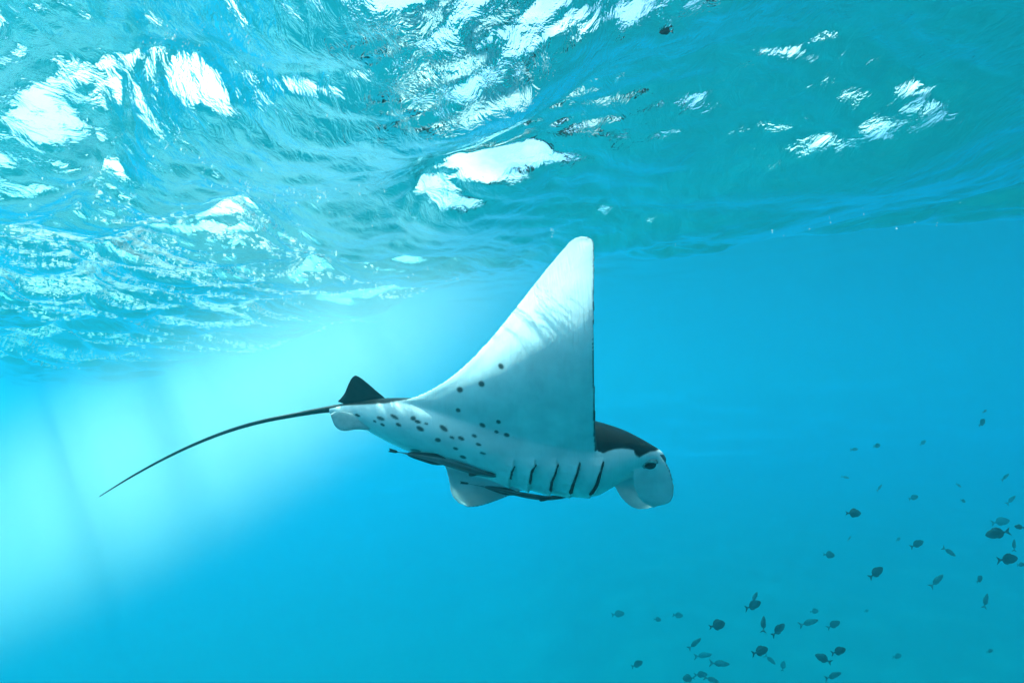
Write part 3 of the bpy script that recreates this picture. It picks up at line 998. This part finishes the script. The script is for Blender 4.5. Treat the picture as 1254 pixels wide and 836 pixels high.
m_fish = plain('dark_fish_scales', (0.022, 0.022, 0.022), 0.5, 0.4, 8)
m_fish2 = plain('grey_fish_scales', (0.06, 0.06, 0.06), 0.45, 0.4, 8)
kinds = {}
for nm, dp, fk, mt in (('oval_fish', 1.0, 1.0, m_fish), ('slim_fish', 0.62, 1.0, m_fish2), ('deep_fish', 1.25, .8, m_fish)):
    kinds[nm] = fish_mesh(nm, dp, fk)
    kinds[nm].materials.append(mt)
G = {'dark': 'dark reef fish of the loose school', 'mid': 'half faded reef fish of the loose school', 'faint': 'faint far reef fish of the loose school'}
DIST = {'dark': 14.0, 'mid': 20.0, 'faint': 28.0, 'vf': 34.0}
school = [  # px, py, length px, heading up in degrees, heading side, kind, clearness
    (756.7, 751.4, 16, 12, 1, 'oval_fish', 'faint'), (805, 758, 9, 0, 1, 'deep_fish', 'faint'), (830, 753, 14, -10, 1, 'oval_fish', 'faint'),
    (878, 765, 21, 12, 1, 'deep_fish', 'dark'), (924, 731, 15, 62, 1, 'slim_fish', 'mid'), (922, 741, 23, 14, 1, 'oval_fish', 'dark'),
    (935, 764, 20, 85, 1, 'slim_fish', 'dark'), (953, 771, 22, 36, 1, 'oval_fish', 'dark'), (990, 762, 23, 20, 1, 'slim_fish', 'mid'),
    (997, 748, 11, 5, 1, 'deep_fish', 'faint'), (1020.6, 764.6, 17, 32, 1, 'oval_fish', 'mid'), (1072.6, 701, 22, 33, 1, 'oval_fish', 'dark'),
    (850.6, 787.6, 21, 36, 1, 'slim_fish', 'mid'), (860.7, 802, 23, 5, 1, 'slim_fish', 'faint'), (880.8, 812, 25, -5, 1, 'slim_fish', 'mid'),
    (930.5, 797, 23, 10, 1, 'oval_fish', 'dark'), (943, 807, 18, -42, 1, 'slim_fish', 'faint'), (959, 815, 13, 78, 1, 'oval_fish', 'faint'),
    (1008.5, 806, 20, 26, -1, 'oval_fish', 'dark'), (1026.6, 797, 20, 12, 1, 'oval_fish', 'dark'), (1020, 827, 24, 12, 1, 'slim_fish', 'mid'),
    (780, 813, 16, 15, 1, 'oval_fish', 'mid'), (843.5, 830, 15, -8, -1, 'deep_fish', 'mid'), (858, 825.5, 16, 5, 1, 'oval_fish', 'mid'),
    (871, 831.5, 20, -18, 1, 'slim_fish', 'mid'), (1202.4, 517.5, 13, 35, 1, 'deep_fish', 'mid'), (1205.8, 503.4, 8, 20, 1, 'slim_fish', 'faint'),
    (1073.7, 545.6, 11, 5, 1, 'oval_fish', 'faint'), (1046, 550, 12, 0, 1, 'slim_fish', 'vf'), (1130, 542, 9, 40, 1, 'oval_fish', 'vf'),
    (1044.8, 628, 17, 0, 1, 'deep_fish', 'dark'), (1015, 679, 14, -5, 1, 'deep_fish', 'mid'), (1122.7, 666, 17, 28, 1, 'oval_fish', 'mid'),
    (1162, 675, 18, -36, 1, 'slim_fish', 'mid'), (1147, 711, 23, 42, 1, 'slim_fish', 'mid'), (1222, 652.5, 26, -12, -1, 'oval_fish', 'dark'),
    (1225, 638.5, 20, 10, 1, 'oval_fish', 'faint'), (1249, 645, 12, 10, -1, 'oval_fish', 'dark'), (1233.5, 684.5, 27, 4, 1, 'oval_fish', 'dark'),
    (1199.4, 709, 12, 30, 1, 'deep_fish', 'mid'), (1207, 735.6, 19, 72, 1, 'slim_fish', 'mid'), (1242, 667.5, 15, 85, 1, 'slim_fish', 'mid'),
    (1118.5, 609, 13, 15, 1, 'oval_fish', 'faint'), (1237.8, 612, 15, 45, 1, 'slim_fish', 'faint'), (1179.4, 613, 8, -20, 1, 'oval_fish', 'faint'),
    (1174, 594, 9, -30, 1, 'slim_fish', 'vf'), (1231, 584, 13, 40, 1, 'slim_fish', 'faint'), (1077, 597, 11, 45, 1, 'slim_fish', 'vf'),
    (1035, 584, 9, -15, 1, 'slim_fish', 'vf'), (1098.4, 803, 14, 0, 1, 'oval_fish', 'faint'), (1212, 796.6, 10, 10, 1, 'oval_fish', 'faint'),
    (1250, 691, 11, 0, 1, 'oval_fish', 'mid'), (1061, 747.6, 7, 10, 1, 'oval_fish', 'vf'), (1100, 660, 8, 20, 1, 'oval_fish', 'vf'),
    (1040, 659, 8, 40, 1, 'slim_fish', 'vf'), (816, 39, 17, 8, -1, 'oval_fish', 'near')]
rnd = random.Random(4)
XR = Vector((math.cos(-ROLL), 0, 0))
for (x, y, ln, up_, side, kind, cl) in school:
    d = 2.6 if cl == 'near' else DIST[cl] * rnd.uniform(.93, 1.07)
    L = ln * d / FPX
    if cl == 'near':  # fish shape added in place of a dark reflection in the surface
        lab, grp = 'small dark fish shape standing in for a reflection in the waves above the manta', None
    else:
        c2 = 'faint' if cl == 'vf' else cl
        look = {'oval_fish': 'oval', 'slim_fish': 'slim', 'deep_fish': 'round-bodied'}[kind]
        pose = ('swimming steeply nose up' if up_ > 50 else 'climbing at a slant' if up_ > 24 else 'rising slightly' if up_ > 8
                else 'diving nose down' if up_ < -25 else 'dipping slightly' if up_ < -4 else 'swimming level')
        tone = {'dark': 'crisp dark', 'mid': 'half faded', 'faint': 'faint hazy', 'vf': 'barely visible'}[cl]
        size = 'large ' if L > .42 else 'small ' if L < .30 else ''
        lab = f'{tone} {size}{look} reef fish of the school, {pose}' + (', facing the other way' if side < 0 else '')
        grp = G[c2]
    yaw = R(rnd.uniform(-22, 22))
    o = bpy.data.objects.new('reef_fish', kinds[kind])
    COL.objects.link(o)
    rot = Matrix.Rotation(yaw if side > 0 else math.pi + yaw, 4, 'Z') @ Matrix.Rotation(-R(up_), 4, 'Y') @ Matrix.Rotation(R(rnd.uniform(-8, 8)), 4, 'X')
    o.matrix_world = Matrix.Translation(pix(x, y, d)) @ rot @ Matrix.Scale(L / math.cos(yaw), 4)
    o['label'], o['category'] = lab, 'fish'
    if grp:
        o['group'] = grp

# ------------------------------------------------------------------ air bubbles under the broken water (too many to count)
m_bub, nt, out = material('air_bubble')
fr = N(nt, 'ShaderNodeLayerWeight', Blend=0.35)
gl = N(nt, 'ShaderNodeBsdfGlossy', Roughness=0.05)
tp = N(nt, 'ShaderNodeBsdfTransparent')
df = N(nt, 'ShaderNodeBsdfDiffuse')
df.inputs['Color'].default_value = (.85, .85, .85, 1)
m1 = N(nt, 'ShaderNodeMixShader')
nt.links.new(fr.outputs['Fresnel'], m1.inputs[0])
nt.links.new(tp.outputs[0], m1.inputs[1])
nt.links.new(gl.outputs[0], m1.inputs[2])
m2 = N(nt, 'ShaderNodeMixShader')
m2.inputs[0].default_value = .85
nt.links.new(m1.outputs[0], m2.inputs[1])
tl_ = N(nt, 'ShaderNodeBsdfTranslucent')
tl_.inputs['Color'].default_value = (.9, .9, .9, 1)
m3 = N(nt, 'ShaderNodeMixShader')
m3.inputs[0].default_value = .6
nt.links.new(df.outputs[0], m3.inputs[1])
nt.links.new(tl_.outputs[0], m3.inputs[2])
nt.links.new(m3.outputs[0], m2.inputs[2])
nt.links.new(m2.outputs[0], out.inputs['Surface'])
bm = bmesh.new()
bmesh.ops.create_icosphere(bm, subdivisions=1, radius=1)
bv = np.array([v.co[:] for v in bm.verts])
bf = np.array([[v.index for v in f.verts] for f in bm.faces])
bm.free()
g = np.random.default_rng(21)
clusters = []
for _ in range(90):                                 # clumps along the broken wave faces
    x, y = g.uniform(-5.5, 0.8), g.uniform(2.2, 8.5)
    if x > -0.9:
        continue
    clusters.append((x, y, g.uniform(.1, .45), int(g.uniform(10, 40)), g.uniform(.3, 1.2)))
for _ in range(26):                                 # and farther out
    clusters.append((g.uniform(-13.0, -4.0), g.uniform(8.5, 16.0), g.uniform(.3, .6), 261, g.uniform(.3, .8)))
for _ in range(46):                                 # flecks drawn out in streaks
    clusters.append((g.uniform(-6.0, -1.6), g.uniform(4.2, 9.0), g.uniform(.15, .40), 261, g.uniform(.4, .9)))
for (x, y) in ((1.0, 5.05), (1.9, 4.75), (2.7, 4.5)):   # a few under the trough
    clusters.append((x, y, .6, 5, .5))
pos = []
for (x, y, s, n, an) in clusters:
    q = g.normal(0, 1, (n, 2)) * s * np.array([1.6, .45 if n != 261 else .16])
    pos.append(np.array([x, y]) + np.stack([q[:, 0] * math.cos(an) - q[:, 1] * math.sin(an), q[:, 0] * math.sin(an) + q[:, 1] * math.cos(an)], 1))
pos = np.concatenate(pos)
ix = np.clip(np.searchsorted(xs, pos[:, 0]), 0, len(xs) - 1)
iy = np.clip(np.searchsorted(ys, pos[:, 1]), 0, len(ys) - 1)
base = SURF_XYZ[iy, ix]
rr = (0.0016 + 0.0045 * g.random(len(pos)) ** 3) * np.clip(pos[:, 1] / 4.5, .6, 1.5)
fleck = np.concatenate([np.full(n, n == 261) for (_, _, _, n, _) in clusters])
rr = np.where(fleck, (0.0022 + 0.008 * g.random(len(pos)) ** 4) * np.clip(pos[:, 1] / 7, 1, 1.8), rr)
cen = base - np.stack([0 * rr, 0 * rr, rr * 0.8 + 0.012 * g.random(len(rr)) ** 3], 1)
# flecks of froth are flattened and drawn out, single bubbles are round
long_ = np.where(fleck, g.uniform(1.5, 4.5, len(rr)), 1.0)
an_ = g.normal(.65, .35, len(rr))
e1 = np.stack([np.cos(an_), np.sin(an_), 0 * an_], 1) * (rr * long_)[:, None]
e2 = np.stack([-np.sin(an_), np.cos(an_), 0 * an_], 1) * rr[:, None]
e3 = np.stack([0 * an_, 0 * an_, rr * np.where(fleck, .45, 1.0)], 1)
VV = (cen[:, None] + bv[None, :, 0:1] * e1[:, None] + bv[None, :, 1:2] * e2[:, None] + bv[None, :, 2:3] * e3[:, None]).reshape(-1, 3)
FF = (bf[None] + (np.arange(len(cen)) * len(bv))[:, None, None]).reshape(-1, 3)
me = mesh('air_bubbles', VV.tolist(), FF.tolist())
link('air_bubbles', me, m_bub, kind='stuff', label='tiny white air bubbles under the broken waves', category='bubbles')

# ------------------------------------------------------------------ milky bubble haze added to brighten the sunlit glow on the left
m_cl, nt, out = material('glow_cloud_volume')
tc = N(nt, 'ShaderNodeTexCoord')
ln_ = N(nt, 'ShaderNodeVectorMath', operation='LENGTH')
nt.links.new(tc.outputs['Object'], ln_.inputs[0])
mr = N(nt, 'ShaderNodeMapRange', interpolation_type='SMOOTHERSTEP')
for k_, v_ in zip((1, 2, 3, 4), (0.05, 0.98, 1.0, 0.0)):
    mr.inputs[k_].default_value = v_
nt.links.new(ln_.outputs['Value'], mr.inputs[0])
mu = N(nt, 'ShaderNodeMath', operation='MULTIPLY')
nt.links.new(mr.outputs[0], mu.inputs[0])
mu.inputs[1].default_value = 0.85
pv = N(nt, 'ShaderNodeVolumePrincipled', Anisotropy=0.75)
pv.inputs['Color'].default_value = (.97, .98, .98, 1)
nt.links.new(mu.outputs[0], pv.inputs['Density'])
nt.links.new(pv.outputs[0], out.inputs['Volume'])
bm = bmesh.new()
bmesh.ops.create_icosphere(bm, subdivisions=4, radius=1.0)
me = bpy.data.meshes.new('glow_cloud')
bm.to_mesh(me)
bm.free()
cl = link('glow_cloud', me, m_cl, kind='stuff', label='milky bubble haze added to brighten the sunlit glow below the waves', category='bubbles')
cl.location = (-3.2, 6.2, -1.95)
cl.rotation_euler = (0, R(-27), 0)
cl.scale = (5.4, 1.9, 1.30)
